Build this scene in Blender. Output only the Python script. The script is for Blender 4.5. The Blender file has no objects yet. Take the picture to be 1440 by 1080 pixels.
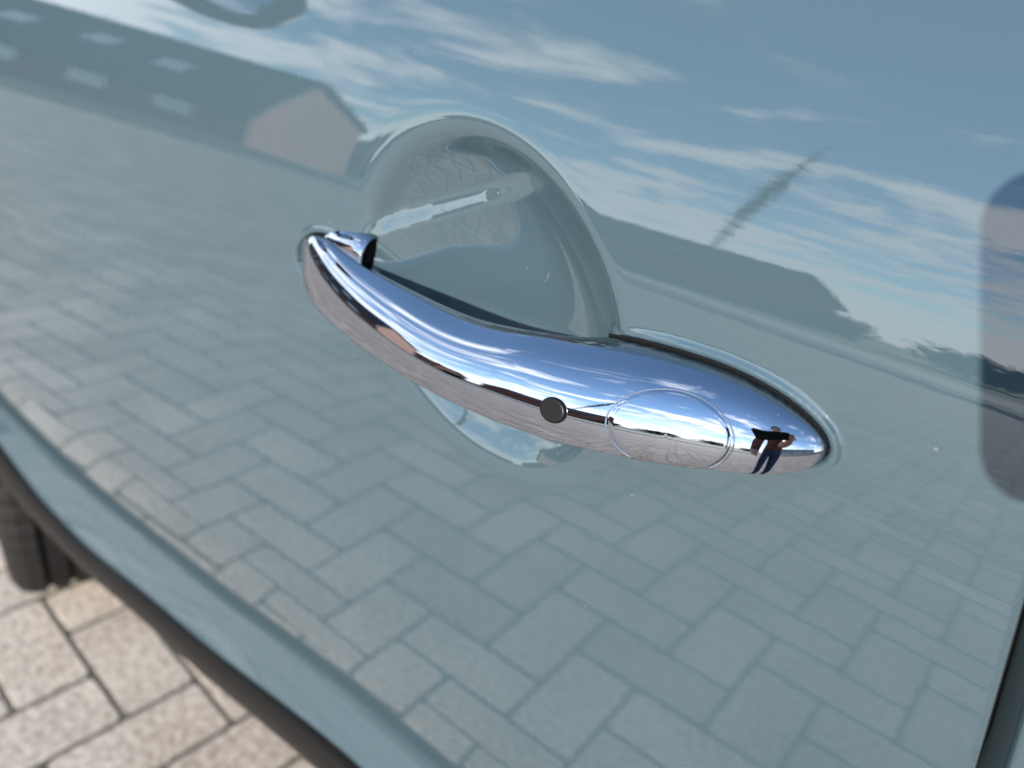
import bpy, bmesh, math, random
import numpy as np
from mathutils import Vector, Matrix

random.seed(7)
RNG = np.random.default_rng(7)
scene = bpy.context.scene
COL = scene.collection

# ------------------------------------------------------------------ camera
CAM = Vector((0.0, -0.22, 0.9534))
c_right = Vector((0.80868545, 0.57714174, 0.11373327))
c_down = Vector((0.34079877, -0.30208229, -0.89028225))
c_fwd = Vector((-0.47946224, 0.75871847, -0.44097874))
cam_data = bpy.data.cameras.new('camera')
cam = bpy.data.objects.new('camera', cam_data)
COL.objects.link(cam)
m3 = Matrix((c_right, -c_down, -c_fwd)).transposed()
cam.matrix_world = Matrix.Translation(CAM) @ m3.to_4x4()
cam_data.sensor_width = 36.0
cam_data.lens = 27.05
cam_data.clip_start = 0.002
cam_data.clip_end = 2000.0
cam_data.dof.use_dof = True
cam_data.dof.focus_distance = 0.262
cam_data.dof.aperture_fstop = 7.0
scene.camera = cam

# the phone that takes the picture: its left edge, and the sun that throws its shadow on the door
SUN_EL, SUN_AZ = math.radians(19.0), math.radians(0.0)
SUN = Vector((-math.sin(SUN_AZ)*math.cos(SUN_EL), -math.cos(SUN_AZ)*math.cos(SUN_EL), math.sin(SUN_EL)))
SHADOW_EDGE = Vector((-0.002, -0.001, 0.8905))
PHONE_LEFT = SHADOW_EDGE + SUN * 0.270
SUN_ROT = math.atan2(SUN.x, SUN.y)

# ------------------------------------------------------------------ world
CLOUD_LOC = (7.3, -4.1, 5.5)
world = bpy.data.worlds.new('World')
scene.world = world
world.use_nodes = True
nt = world.node_tree
nt.nodes.clear()
def N(tree, kind, **kw):
    n = tree.nodes.new(kind)
    for k, v in kw.items():
        setattr(n, k, v)
    return n
def math_node(tree, op, a, b=None, clamp=False):
    n = tree.nodes.new('ShaderNodeMath'); n.operation = op; n.use_clamp = clamp
    for i, v in enumerate((a, b)):
        if v is None: continue
        if isinstance(v, (int, float)): n.inputs[i].default_value = v
        else: tree.links.new(v, n.inputs[i])
    return n.outputs[0]
out = N(nt, 'ShaderNodeOutputWorld')
bg = N(nt, 'ShaderNodeBackground')
bg.inputs['Strength'].default_value = 0.15
sky = N(nt, 'ShaderNodeTexSky')
sky.sky_type = 'NISHITA'
sky.sun_disc = False
sky.sun_elevation = SUN_EL
sky.sun_rotation = SUN_ROT
sky.air_density = 1.2
sky.dust_density = 0.0
sky.ozone_density = 3.0
tc = N(nt, 'ShaderNodeTexCoord')
sep = N(nt, 'ShaderNodeSeparateXYZ')
nt.links.new(tc.outputs['Generated'], sep.inputs[0])
zc = math_node(nt, 'MAXIMUM', sep.outputs['Z'], 0.0)
den = math_node(nt, 'ADD', zc, 0.10)
comb = N(nt, 'ShaderNodeCombineXYZ')
nt.links.new(math_node(nt, 'DIVIDE', sep.outputs['X'], den), comb.inputs[0])
nt.links.new(math_node(nt, 'DIVIDE', sep.outputs['Y'], den), comb.inputs[1])
mp = N(nt, 'ShaderNodeMapping')
mp.inputs['Location'].default_value = CLOUD_LOC
mp.inputs['Rotation'].default_value = (0, 0, math.radians(25))
mp.inputs['Scale'].default_value = (0.95, 1.15, 1.0)
nt.links.new(comb.outputs[0], mp.inputs[0])
n1 = N(nt, 'ShaderNodeTexNoise')
n1.inputs['Scale'].default_value = 2.1
n1.inputs['Detail'].default_value = 9.0
n1.inputs['Roughness'].default_value = 0.62
n1.inputs['Distortion'].default_value = 0.35
nt.links.new(mp.outputs[0], n1.inputs['Vector'])
n2 = N(nt, 'ShaderNodeTexNoise')
n2.inputs['Scale'].default_value = 0.45
n2.inputs['Detail'].default_value = 3.0
nt.links.new(mp.outputs[0], n2.inputs['Vector'])
s1 = math_node(nt, 'MULTIPLY', n1.outputs['Fac'], 0.62)
s2 = math_node(nt, 'MULTIPLY', n2.outputs['Fac'], 0.38)
ss = math_node(nt, 'ADD', s1, s2)
# fewer clouds overhead, more of them low in the sky
bias = math_node(nt, 'MULTIPLY', math_node(nt, 'POWER', zc, 0.5), 0.25)
ss = math_node(nt, 'SUBTRACT', ss, bias)
low = math_node(nt, 'SUBTRACT', 1.0, math_node(nt, 'DIVIDE', zc, 0.12), True)
ss = math_node(nt, 'ADD', ss, math_node(nt, 'MULTIPLY', low, 0.09))
ramp = N(nt, 'ShaderNodeValToRGB')
ramp.color_ramp.elements[0].position = 0.345
ramp.color_ramp.elements[1].position = 0.465
ramp.color_ramp.interpolation = 'EASE'
nt.links.new(ss, ramp.inputs[0])
mixc = N(nt, 'ShaderNodeMix'); mixc.data_type = 'RGBA'
nt.links.new(math_node(nt, 'MULTIPLY', ramp.outputs[0], 0.92), mixc.inputs['Factor'])
nt.links.new(sky.outputs[0], mixc.inputs['A'])
mixc.inputs['B'].default_value = (7.2, 7.5, 7.9, 1)
nt.links.new(mixc.outputs['Result'], bg.inputs['Color'])
nt.links.new(bg.outputs[0], out.inputs['Surface'])

# ------------------------------------------------------------------ sun
sun_data = bpy.data.lights.new('sun', 'SUN')
sun_data.energy = 4.2
sun_data.angle = math.radians(0.5)
sun_data.color = (1.0, 0.95, 0.88)
sun = bpy.data.objects.new('sun', sun_data)
COL.objects.link(sun)
sun.rotation_euler = SUN.to_track_quat('Z', 'Y').to_euler()
sun.location = (0, -4, 3)

vs = scene.view_settings
vs.view_transform = 'Standard'
vs.look = 'None'
vs.gamma = 1.0
vs.use_curve_mapping = False
vs.exposure = 1.3
scene.cycles.use_denoising = True
scene.cycles.max_bounces = 10
scene.cycles.glossy_bounces = 8
scene.cycles.sample_clamp_indirect = 2.0

# ------------------------------------------------------------------ materials
def material(name):
    m = bpy.data.materials.new(name)
    m.use_nodes = True
    t = m.node_tree
    return m, t, t.nodes['Principled BSDF']
def simple(name, col, rough=0.5, metal=0.0, spec=0.5, bump=0.0, scale=50.0, var=0.0, coat=0.0):
    m, t, b = material(name)
    b.inputs['Roughness'].default_value = rough
    b.inputs['Metallic'].default_value = metal
    b.inputs['Specular IOR Level'].default_value = spec
    b.inputs['Coat Weight'].default_value = coat
    b.inputs['Coat Roughness'].default_value = 0.03
    tcn = N(t, 'ShaderNodeTexCoord')
    nz = N(t, 'ShaderNodeTexNoise')
    nz.inputs['Scale'].default_value = scale
    nz.inputs['Detail'].default_value = 6
    t.links.new(tcn.outputs['Object'], nz.inputs['Vector'])
    r = N(t, 'ShaderNodeMix'); r.data_type = 'RGBA'
    t.links.new(nz.outputs['Fac'], r.inputs['Factor'])
    r.inputs['A'].default_value = tuple(max(0, c * (1 - var)) for c in col) + (1,)
    r.inputs['B'].default_value = tuple(min(1, c * (1 + var)) for c in col) + (1,)
    t.links.new(r.outputs['Result'], b.inputs['Base Color'])
    if bump:
        bp = N(t, 'ShaderNodeBump')
        bp.inputs['Strength'].default_value = bump
        bp.inputs['Distance'].default_value = 0.01
        t.links.new(nz.outputs['Fac'], bp.inputs['Height'])
        t.links.new(bp.outputs[0], b.inputs['Normal'])
    return m

def make_paint():
    m, t, b = material('car_paint')
    tcn = N(t, 'ShaderNodeTexCoord')
    # fine pigment flake, slight orange peel in the clear coat
    fl = N(t, 'ShaderNodeTexNoise'); fl.inputs['Scale'].default_value = 3500; fl.inputs['Detail'].default_value = 2
    t.links.new(tcn.outputs['Object'], fl.inputs['Vector'])
    mx = N(t, 'ShaderNodeMix'); mx.data_type = 'RGBA'
    t.links.new(fl.outputs['Fac'], mx.inputs['Factor'])
    mx.inputs['A'].default_value = (0.033, 0.053, 0.063, 1)
    mx.inputs['B'].default_value = (0.042, 0.067, 0.079, 1)
    vo = N(t, 'ShaderNodeTexVoronoi'); vo.inputs['Scale'].default_value = 85
    t.links.new(tcn.outputs['Object'], vo.inputs['Vector'])
    sp = math_node(t, 'LESS_THAN', vo.outputs['Distance'], 0.035)
    rn = N(t, 'ShaderNodeSeparateColor'); t.links.new(vo.outputs['Color'], rn.inputs[0])
    sp = math_node(t, 'MULTIPLY', sp, math_node(t, 'GREATER_THAN', rn.outputs[0], 0.72))
    ds = N(t, 'ShaderNodeMix'); ds.data_type = 'RGBA'
    t.links.new(math_node(t, 'MULTIPLY', sp, 0.5), ds.inputs['Factor'])
    t.links.new(mx.outputs['Result'], ds.inputs['A']); ds.inputs['B'].default_value = (0.22, 0.21, 0.19, 1)
    t.links.new(ds.outputs['Result'], b.inputs['Base Color'])
    b.inputs['Roughness'].default_value = 0.55
    b.inputs['Specular IOR Level'].default_value = 0.0
    b.inputs['Coat Weight'].default_value = 1.0
    b.inputs['Coat IOR'].default_value = 1.84
    dust = N(t, 'ShaderNodeTexNoise'); dust.inputs['Scale'].default_value = 14; dust.inputs['Detail'].default_value = 5
    t.links.new(tcn.outputs['Object'], dust.inputs['Vector'])
    cr = N(t, 'ShaderNodeMapRange')
    cr.inputs['From Min'].default_value = 0.4; cr.inputs['From Max'].default_value = 0.7
    cr.inputs['To Min'].default_value = 0.004; cr.inputs['To Max'].default_value = 0.02
    t.links.new(dust.outputs['Fac'], cr.inputs['Value'])
    t.links.new(cr.outputs[0], b.inputs['Coat Roughness'])
    op = N(t, 'ShaderNodeTexNoise'); op.inputs['Scale'].default_value = 150; op.inputs['Detail'].default_value = 2
    t.links.new(tcn.outputs['Object'], op.inputs['Vector'])
    bp = N(t, 'ShaderNodeBump'); bp.inputs['Strength'].default_value = 0.012; bp.inputs['Distance'].default_value = 0.0010
    t.links.new(op.outputs['Fac'], bp.inputs['Height'])
    t.links.new(bp.outputs[0], b.inputs['Coat Normal'])
    return m
PAINT = make_paint()

def make_chrome():
    m, t, b = material('chrome')
    b.inputs['Metallic'].default_value = 1.0
    b.inputs['Base Color'].default_value = (0.41, 0.425, 0.465, 1)
    tcn = N(t, 'ShaderNodeTexCoord')
    sm = N(t, 'ShaderNodeTexNoise'); sm.inputs['Scale'].default_value = 60; sm.inputs['Detail'].default_value = 5
    t.links.new(tcn.outputs['Object'], sm.inputs['Vector'])
    cr = N(t, 'ShaderNodeMapRange')
    cr.inputs['From Min'].default_value = 0.45; cr.inputs['From Max'].default_value = 0.75
    cr.inputs['To Min'].default_value = 0.004; cr.inputs['To Max'].default_value = 0.07
    t.links.new(sm.outputs['Fac'], cr.inputs['Value'])
    t.links.new(cr.outputs[0], b.inputs['Roughness'])
    return m
CHROME = make_chrome()
BLACK_PLASTIC = simple('black_plastic', (0.010, 0.010, 0.0105), 0.28, spec=0.22, bump=0.08, scale=900, var=0.2)
CLADDING = simple('black_cladding', (0.009, 0.008, 0.0072), 0.40, spec=0.10, bump=0.05, scale=700, var=0.25)
BUTTON = simple('button_black', (0.006, 0.006, 0.0065), 0.34, spec=0.16, var=0.1)
RUBBER = simple('rubber', (0.0045, 0.0045, 0.005), 0.6, spec=0.05, var=0.2, scale=300)
TYRE = simple('tyre_rubber', (0.017, 0.0155, 0.0145), 0.72, spec=0.12, bump=0.2, scale=160, var=0.35)
ALLOY = simple('alloy', (0.45, 0.45, 0.46), 0.3, metal=1.0, var=0.1)
GLASS_DARK = simple('dark_glass', (0.010, 0.014, 0.016), 0.03, var=0.05)
MIRROR = simple('mirror_glass', (0.42, 0.47, 0.55), 0.01, metal=1.0, var=0.01)
FLANGE = simple('painted_flange', (0.020, 0.029, 0.033), 0.45, spec=0.1, var=0.1)

def make_brick_mat():
    m, t, b = material('concrete_paver')
    geo = N(t, 'ShaderNodeNewGeometry')
    oi = N(t, 'ShaderNodeObjectInfo')
    big = N(t, 'ShaderNodeTexNoise'); big.inputs['Scale'].default_value = 4.0; big.inputs['Detail'].default_value = 3
    med = N(t, 'ShaderNodeTexNoise'); med.inputs['Scale'].default_value = 95; med.inputs['Detail'].default_value = 6; med.inputs['Roughness'].default_value = 0.65
    fine = N(t, 'ShaderNodeTexNoise'); fine.inputs['Scale'].default_value = 520; fine.inputs['Detail'].default_value = 4; fine.inputs['Roughness'].default_value = 0.7
    for q in (big, med, fine):
        t.links.new(geo.outputs['Position'], q.inputs['Vector'])
    r1 = N(t, 'ShaderNodeValToRGB')
    r1.color_ramp.elements[0].position = 0.40; r1.color_ramp.elements[0].color = (0.20, 0.155, 0.12, 1)
    r1.color_ramp.elements[1].position = 0.585; r1.color_ramp.elements[1].color = (0.58, 0.50, 0.42, 1)
    a = math_node(t, 'MULTIPLY', med.outputs['Fac'], 0.52)
    c = math_node(t, 'MULTIPLY', fine.outputs['Fac'], 0.48)
    s = math_node(t, 'ADD', a, c)
    d = math_node(t, 'MULTIPLY', math_node(t, 'SUBTRACT', big.outputs['Fac'], 0.5), 0.20)
    t.links.new(math_node(t, 'ADD', s, d), r1.inputs[0])
    isl = math_node(t, 'MULTIPLY', geo.outputs['Random Per Island'], 0.24)
    ob = math_node(t, 'MULTIPLY', oi.outputs['Random'], 0.24)
    v = math_node(t, 'ADD', math_node(t, 'ADD', isl, ob), 0.78)
    hsv = N(t, 'ShaderNodeHueSaturation')
    t.links.new(r1.outputs[0], hsv.inputs['Color'])
    t.links.new(v, hsv.inputs['Value'])
    t.links.new(hsv.outputs[0], b.inputs['Base Color'])
    b.inputs['Roughness'].default_value = 0.9
    b.inputs['Specular IOR Level'].default_value = 0.2
    bp = N(t, 'ShaderNodeBump'); bp.inputs['Strength'].default_value = 0.35; bp.inputs['Distance'].default_value = 0.0015
    t.links.new(fine.outputs['Fac'], bp.inputs['Height'])
    t.links.new(bp.outputs[0], b.inputs['Normal'])
    return m
PAVER = make_brick_mat()
JOINT = simple('joint_sand', (0.080, 0.072, 0.052), 0.95, bump=0.5, scale=140, var=0.5)
ASPHALT = simple('asphalt', (0.075, 0.075, 0.078), 0.9, bump=0.3, scale=60, var=0.2)
KERB = simple('kerb_concrete', (0.36, 0.345, 0.32), 0.9, bump=0.2, scale=30, var=0.2)
GRASS = simple('grass', (0.05, 0.085, 0.025), 0.9, bump=0.8, scale=25, var=0.5)
LEAF = simple('foliage', (0.035, 0.055, 0.022), 0.8, var=0.5, scale=8)
BARK = simple('bark', (0.09, 0.075, 0.06), 0.9, var=0.3, scale=20)
SALMON = simple('salmon_brick', (0.40, 0.23, 0.18), 0.85, var=0.15, scale=5, bump=0.2)
REDBRICK = simple('red_brick', (0.20, 0.075, 0.05), 0.85, var=0.3, scale=5, bump=0.2)
SLATE = simple('dark_roof_tile', (0.035, 0.036, 0.042), 0.7, var=0.25, scale=6, bump=0.3)
ORANGE_TILE = simple('orange_roof_tile', (0.26, 0.09, 0.05), 0.75, var=0.3, scale=6, bump=0.3)
WHITE = simple('white_paint', (0.75, 0.75, 0.73), 0.5, var=0.05)
GREYWALL = simple('grey_render', (0.40, 0.41, 0.42), 0.8, var=0.1, scale=3)
WINDOW = simple('window_glass', (0.07, 0.08, 0.09), 0.05, var=0.1)
SKIN = simple('skin', (0.50, 0.28, 0.19), 0.5, var=0.08, scale=40)
JACKET = simple('rust_jacket', (0.11, 0.035, 0.020), 0.8, var=0.2, scale=30, bump=0.2)
DENIM = simple('blue_denim', (0.018, 0.035, 0.085), 0.85, var=0.3, scale=120, bump=0.2)
HAIR = simple('brown_hair', (0.05, 0.03, 0.02), 0.6, var=0.3, scale=90)
SHOE = simple('dark_shoe', (0.03, 0.025, 0.022), 0.6, var=0.2)

# ------------------------------------------------------------------ helpers
def link(o, parent=None):
    COL.objects.link(o)
    if parent is not None:
        o.parent = parent
    return o
def mesh_obj(name, verts, faces, mat, parent=None, smooth=True, normals=None):
    me = bpy.data.meshes.new(name)
    me.from_pydata([tuple(map(float, v)) for v in verts], [], faces)
    me.update()
    if smooth:
        me.polygons.foreach_set('use_smooth', [True] * len(me.polygons))
    if mat: me.materials.append(mat)
    if normals is not None:
        me.normals_split_custom_set_from_vertices([tuple(map(float, n)) for n in normals])
    o = bpy.data.objects.new(name, me)
    return link(o, parent)
def bm_obj(name, bm, mat, parent=None, smooth=False, fix=True):
    if fix: bmesh.ops.recalc_face_normals(bm, faces=bm.faces)
    me = bpy.data.meshes.new(name)
    bm.to_mesh(me); bm.free()
    if smooth: me.polygons.foreach_set('use_smooth', [True] * len(me.polygons))
    if mat: me.materials.append(mat)
    return link(bpy.data.objects.new(name, me), parent)
def empty(name, loc=(0, 0, 0)):
    o = bpy.data.objects.new(name, None)
    o.location = loc
    o.empty_display_size = 0.1
    return link(o)
def tag(o, label=None, cat=None, group=None, kind=None):
    if label: o['label'] = label
    if cat: o['category'] = cat
    if group: o['group'] = group
    if kind: o['kind'] = kind
    return o
def keep_world(o, parent):
    o.parent = parent
    o.matrix_parent_inverse = Matrix.Translation(parent.location).inverted()
    return o
def add_box(bm, x0, x1, y0, y1, z0, z1, mat=None):
    r = bmesh.ops.create_cube(bm, size=1.0)
    M = Matrix.Translation(((x0+x1)/2, (y0+y1)/2, (z0+z1)/2)) @ Matrix.Diagonal((x1-x0, y1-y0, z1-z0, 1))
    if mat is not None: M = mat @ M
    bmesh.ops.transform(bm, matrix=M, verts=r['verts'])
    return r['verts']
def grid_faces(nr, nc, mask=None):
    f = []
    for i in range(nr - 1):
        for j in range(nc - 1):
            if mask is None or mask[i, j]:
                f.append((i*nc+j, i*nc+j+1, (i+1)*nc+j+1, (i+1)*nc+j))
    return f
def sstep(x, a, b):
    t = np.clip((x - a) / (b - a), 0, 1)
    return t * t * (3 - 2 * t)

# ------------------------------------------------------------------ door skin as a height field y(x, z)
PA = (0.21759549, 3.88664111, 17.75652859, 29.84386747)      # slope of the section against height
PB0, PB1, PCX = -0.10838691, -0.03480031, -0.04802204
Z0 = 0.9
zt = np.linspace(0.25, 1.35, 2201)
w_ = zt - Z0
slope_t = PA[0] + PA[1]*w_ + PA[2]*w_**2 + PA[3]*w_**3
k56 = np.searchsorted(zt, 0.56)
lo = slope_t[k56] - 0.25 * (0.56 - zt)
k93 = np.searchsorted(zt, 0.935)
hi = slope_t[k93] + 0.30 * (1 - np.exp(-(zt - 0.935) / 0.055))
slope_t = np.where(zt < 0.56, lo, np.where(zt > 0.935, hi, slope_t))
prof_t = np.concatenate([[0], np.cumsum((slope_t[1:] + slope_t[:-1]) / 2 * np.diff(zt))])
prof_t -= np.interp(Z0, zt, prof_t)
def base_y(x, z):
    x = np.asarray(x, float); z = np.asarray(z, float)
    return np.interp(z, zt, prof_t) + PB0*x + PB1*x*x/2 + PCX*x*np.clip(z - Z0, -0.35, 0.08)
def softplus(v, k):
    v = np.asarray(v, float)
    return k * np.logaddexp(0, v / k)
ZS_X = [-1.30, -1.10, -0.948, -0.856, -0.729, -0.6545, -0.513, -0.403, -0.314, -0.2023, 0.0, 0.4]
ZS_Z = [0.52, 0.46, 0.427, 0.418, 0.430, 0.438, 0.456, 0.482, 0.499, 0.506, 0.510, 0.514]
ZB_X = [-1.30, -1.10, -0.926, -0.855, -0.7076, -0.6185, -0.4726, -0.384, -0.299, -0.2517, 0.0, 0.4]
ZB_Z = [0.50, 0.45, 0.403, 0.372, 0.374, 0.394, 0.420, 0.445, 0.468, 0.475, 0.481, 0.486]
_d = np.linspace(-0.12, 0.12, 25); _w = np.exp(-(_d / 0.05)**2); _w /= _w.sum()
SMK = list(zip(_d, _w))
def smooth_interp(x, xs, zs):
    x = np.asarray(x, float)
    return sum(w * np.interp(x + d, xs, zs) for d, w in SMK)
def zs_(x): return smooth_interp(x, ZS_X, ZS_Z)
def zb_(x): return smooth_interp(x, ZB_X, ZB_Z)
def skin_y(x, z):
    """painted door side without the handle details; rolls in at its lower edge"""
    x = np.asarray(x, float); z = np.asarray(z, float)
    zs = zs_(x)
    zz = np.maximum(z, zs)
    roll = 0.0035 * np.clip(1 - (z - zs) / 0.0035, 0, 1)**2.2
    return base_y(x, zz) + roll
def sill_y(x, f):
    """painted sill below the door; f = 0 under the door edge, 1 at the cladding"""
    x = np.asarray(x, float)
    return base_y(x, zs_(x)) + 0.008 - 0.020*f**0.8

# ------------------------------------------------------------------ handle profile (fitted)
XL, XR = -0.283, -0.0265
KX = np.array([-0.27, -0.24, -0.20, -0.16, -0.12, -0.085, -0.05])
HP_A = np.array([0.01734, 0.01581, 0.01517, 0.01471, 0.01583, 0.01564, 0.01313])
HP_T = np.array([0.8331, 0.83067, 0.82989, 0.83133, 0.8371, 0.84298, 0.84748])
HP_O = np.array([0.00784, 0.01732, 0.02474, 0.02856, 0.02832, 0.02471, 0.01658])
HP_L = np.array([0.48243, 0.55711, 0.64118, 0.72712, 0.86716, 0.88, 0.88])
O_END = (0.00057, 0.00763)
def pch(x, xk, yk):
    x = np.asarray(x, float); xk = np.asarray(xk); yk = np.asarray(yk)
    h = np.diff(xk); d = np.diff(yk) / h
    mm = np.r_[d[0], (d[1:] + d[:-1]) / 2, d[-1]]
    i = np.clip(np.searchsorted(xk, x) - 1, 0, len(h) - 1)
    t = (x - xk[i]) / h[i]
    return (yk[i]*(1+2*t)*(1-t)**2 + mm[i]*h[i]*t*(1-t)**2 + yk[i+1]*t*t*(3-2*t) + mm[i+1]*h[i]*t*t*(t-1))
def endcap(x):
    l = np.clip((x - XL) / 0.035, 0, 1); r = np.clip((XR - x) / 0.042, 0, 1)
    return np.sqrt(np.clip(1-(1-l)**2, 0, 1)) * np.sqrt(np.clip(1-(1-r)**2, 0, 1))
XK = np.r_[XL, KX, XR]
def h_a(x): return pch(x, XK, np.r_[HP_A[0], HP_A, HP_A[-1]]) * endcap(np.asarray(x, float))
def h_t(x): return pch(x, XK, np.r_[HP_T[0], HP_T, HP_T[-1]])
def cap_o(x):
    l = np.clip((x - XL) / 0.02, 0, 1); r = np.clip((XR - x) / 0.016, 0, 1)
    return np.sqrt(np.clip(1-(1-l)**2, 0, 1)) * np.sqrt(np.clip(1-(1-r)**2, 0, 1))
def h_o(x): return pch(x, XK, np.r_[O_END[0], HP_O, O_END[1]]) * cap_o(np.asarray(x, float))
def h_l(x): return pch(x, XK, np.r_[HP_L[0], HP_L, HP_L[-1]])
def h_y0(x): return base_y(x, np.full_like(np.asarray(x, float), 0.843))

# ------------------------------------------------------------------ handle cup and lip in the door skin
CUP_C = np.array([-0.16779, 0.84743])
CUP_A, CUP_B = 0.0745, 0.0575
CUP_U = np.array([-0.87349, 0.48684]); CUP_V = np.array([0.48684, 0.87349])
def cup_rho(x, z):
    dx = x - CUP_C[0]; dz = z - CUP_C[1]
    return np.sqrt(((dx*CUP_U[0] + dz*CUP_U[1]) / CUP_A)**2 + ((dx*CUP_V[0] + dz*CUP_V[1]) / CUP_B)**2)
foot_x = np.r_[XL, XL + 0.0005, np.linspace(XL + 0.002, XR - 0.002, 150), XR - 0.0005, XR]
foot_up = np.c_[foot_x, h_t(foot_x) + h_a(foot_x)]
foot_dn = np.c_[foot_x, h_t(foot_x) - h_a(foot_x)][::-1]
FOOT = np.r_[foot_up, foot_dn[1:-1]]
def foot_sd(x, z):
    """signed distance to the handle footprint (negative inside)"""
    P = np.stack([x.ravel(), z.ravel()], -1)
    d = np.full(len(P), 1e9)
    A = FOOT; B = np.roll(FOOT, -1, 0)
    for a, b in zip(A, B):
        ab = b - a; L = ab @ ab
        if L < 1e-14: continue
        t = np.clip(((P - a) @ ab) / L, 0, 1)
        dd = np.hypot(*(P - a - t[:, None] * ab).T)
        d = np.minimum(d, dd)
    inside = (np.abs(P[:, 1] - h_t(np.clip(P[:, 0], XL, XR))) < h_a(np.clip(P[:, 0], XL, XR))) & (P[:, 0] > XL) & (P[:, 0] < XR)
    return np.where(inside, -d, d).reshape(x.shape)
CUP_H = 0.028
def door_y(x, z):
    y = skin_y(x, z)
    rho = cup_rho(x, z)
    dxn = (x - CUP_C[0]) / 0.065; dzn = (z - CUP_C[1]) / 0.065
    bowl = CUP_H * (1 - rho**3.0) * np.clip(1 + 0.35*dxn - 0.30*dzn, 0.05, 3) * (1 - 0.55*sstep(-dzn, 0.15, 0.85))
    # shallow shelf pressed across the upper half of the cup
    shelf = (z - 0.8592)*0.906 - (x + 0.2347)*0.423
    bowl = bowl + 0.0034 * (1 + 0.4*np.clip((x + 0.2)/0.05, -0.5, 1)) * sstep(shelf, -0.0055, 0.0055) * (1 - sstep(shelf, 0.006, 0.050)) * sstep(-rho, -1.0, -0.82)
    y = y + softplus(bowl, 0.0019) * sstep(-rho, -1.35, -1.12)
    near = (x > XL - 0.02) & (x < XR + 0.02) & (np.abs(z - 0.843) < 0.045)
    sd = np.full(x.shape, 0.05)
    if near.any():
        sd[near] = foot_sd(x[near], z[near])
    ends = np.clip(sstep(-x, 0.236, 0.256) + sstep(x, -0.114, -0.104), 0, 1)
    soft = np.clip(sstep(-x, 0.236, 0.266) + sstep(x, -0.112, -0.075), 0, 1)
    bead = 0.0011 * np.exp(-((sd - 0.0026) / 0.0014)**2) * soft * (0.25 + 0.75*sstep(z - 0.846, -0.010, 0.010))
    groove = 0.0060 * sstep(-sd, -0.0014, 0.0012) * ends
    return y - bead + groove

# the car: an empty that carries its parts
car = empty('parked_car', (-0.4, 0.5, 0.0))
tag(car, 'pale teal grey car with chrome door handle standing on the brick paving', 'car')
def part(o, parent=car):
    if parent is car:
        o.parent = car
        o.matrix_parent_inverse = Matrix.Translation(car.location).inverted()
    else:
        o.parent = parent
        o.matrix_parent_inverse = (Matrix.Translation(car.location)).inverted() @ Matrix.Translation(car.location) if False else Matrix()
    return o

def edge_x(z):      # rear edge of the door
    return np.interp(z, [0.40, 0.60, 0.70, 0.774, 0.832, 0.90, 1.30], [0.030, 0.043, 0.044, 0.039, 0.0305, 0.0255, 0.0255])

xs = np.unique(np.round(np.r_[np.arange(-1.30, -0.305, 0.008), np.arange(-0.305, -0.008, 0.0009), np.arange(-0.008, 0.020, 0.003), np.arange(0.0205, 0.0251, 0.0005), 0.0255], 5))
tz = np.r_[0, 0.004, 0.008, 0.012, 0.016, 0.02, 0.026, 0.034, np.linspace(0.05, 1, 50)]
zf = np.unique(np.round(np.r_[np.arange(0.625, 0.765, 0.005), np.arange(0.765, 0.930, 0.0009), np.arange(0.930, 1.02, 0.005)], 5))
def body_grid(xrow, warp_edge=False):
    """rows follow the sill line at the bottom, plain heights above"""
    zb = zs_(xrow)
    Z = np.vstack([zb + (0.62 - zb) * t for t in tz] + [np.full_like(xrow, z) for z in zf])
    Xg = np.repeat(xrow[None, :], Z.shape[0], 0)
    return Xg, Z
def grid_normals(P):
    du = np.gradient(P, axis=1); dv = np.gradient(P, axis=0)
    n = np.cross(du, dv)
    n /= np.linalg.norm(n, axis=-1)[..., None] + 1e-15
    n *= np.where(n[..., 1] > 0, -1, 1)[..., None]
    return n
def from_grid(name, P, nrm, mask, mat, parent=None):
    nr, nc = P.shape[:2]
    faces = np.array([(i*nc+j, i*nc+j+1, (i+1)*nc+j+1, (i+1)*nc+j) for i in range(nr-1) for j in range(nc-1) if mask[i, j]])
    used = np.unique(faces)
    remap = np.full(nr*nc, -1); remap[used] = np.arange(len(used))
    o = mesh_obj(name, P.reshape(-1, 3)[used], remap[faces].tolist(), mat, None, True, nrm.reshape(-1, 3)[used])
    return o

Xg, Zg = body_grid(xs)
# the last columns lean with the rear door edge
lean = sstep(Xg, -0.008, 0.0255)
Xg = Xg + lean * (edge_x(Zg) - 0.0255)
Yg = door_y(Xg, Zg)
# rolled edge of the door at the gap
Yg = Yg + 0.0012 * sstep(Xg - edge_x(Zg), -0.0016, 0.0)
P = np.stack([Xg, Yg, Zg], -1)
nrm = grid_normals(P)
eps = 2.5e-4
gx = (door_y(Xg + eps, Zg) - door_y(Xg - eps, Zg)) / (2*eps)
gz = (door_y(Xg, Zg + eps) - door_y(Xg, Zg - eps)) / (2*eps)
an_n = np.stack([gx, -np.ones_like(gx), gz], -1)
an_n /= np.linalg.norm(an_n, axis=-1)[..., None]
inner_m = (Xg < 0.015) & (Zg > zs_(Xg) + 0.006)
nrm = np.where(inner_m[..., None], an_n, nrm)
rho_c = cup_rho((Xg[1:, 1:] + Xg[:-1, :-1]) / 2, (Zg[1:, 1:] + Zg[:-1, :-1]) / 2)
in_cup = rho_c < 1.0
door = part(from_grid('door', P, nrm, ~in_cup, PAINT))
door['label'] = 'pale teal grey painted door skin with glossy clear coat'
recess = from_grid('handle_recess', P, nrm, in_cup, PAINT)
recess.parent = door
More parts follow.
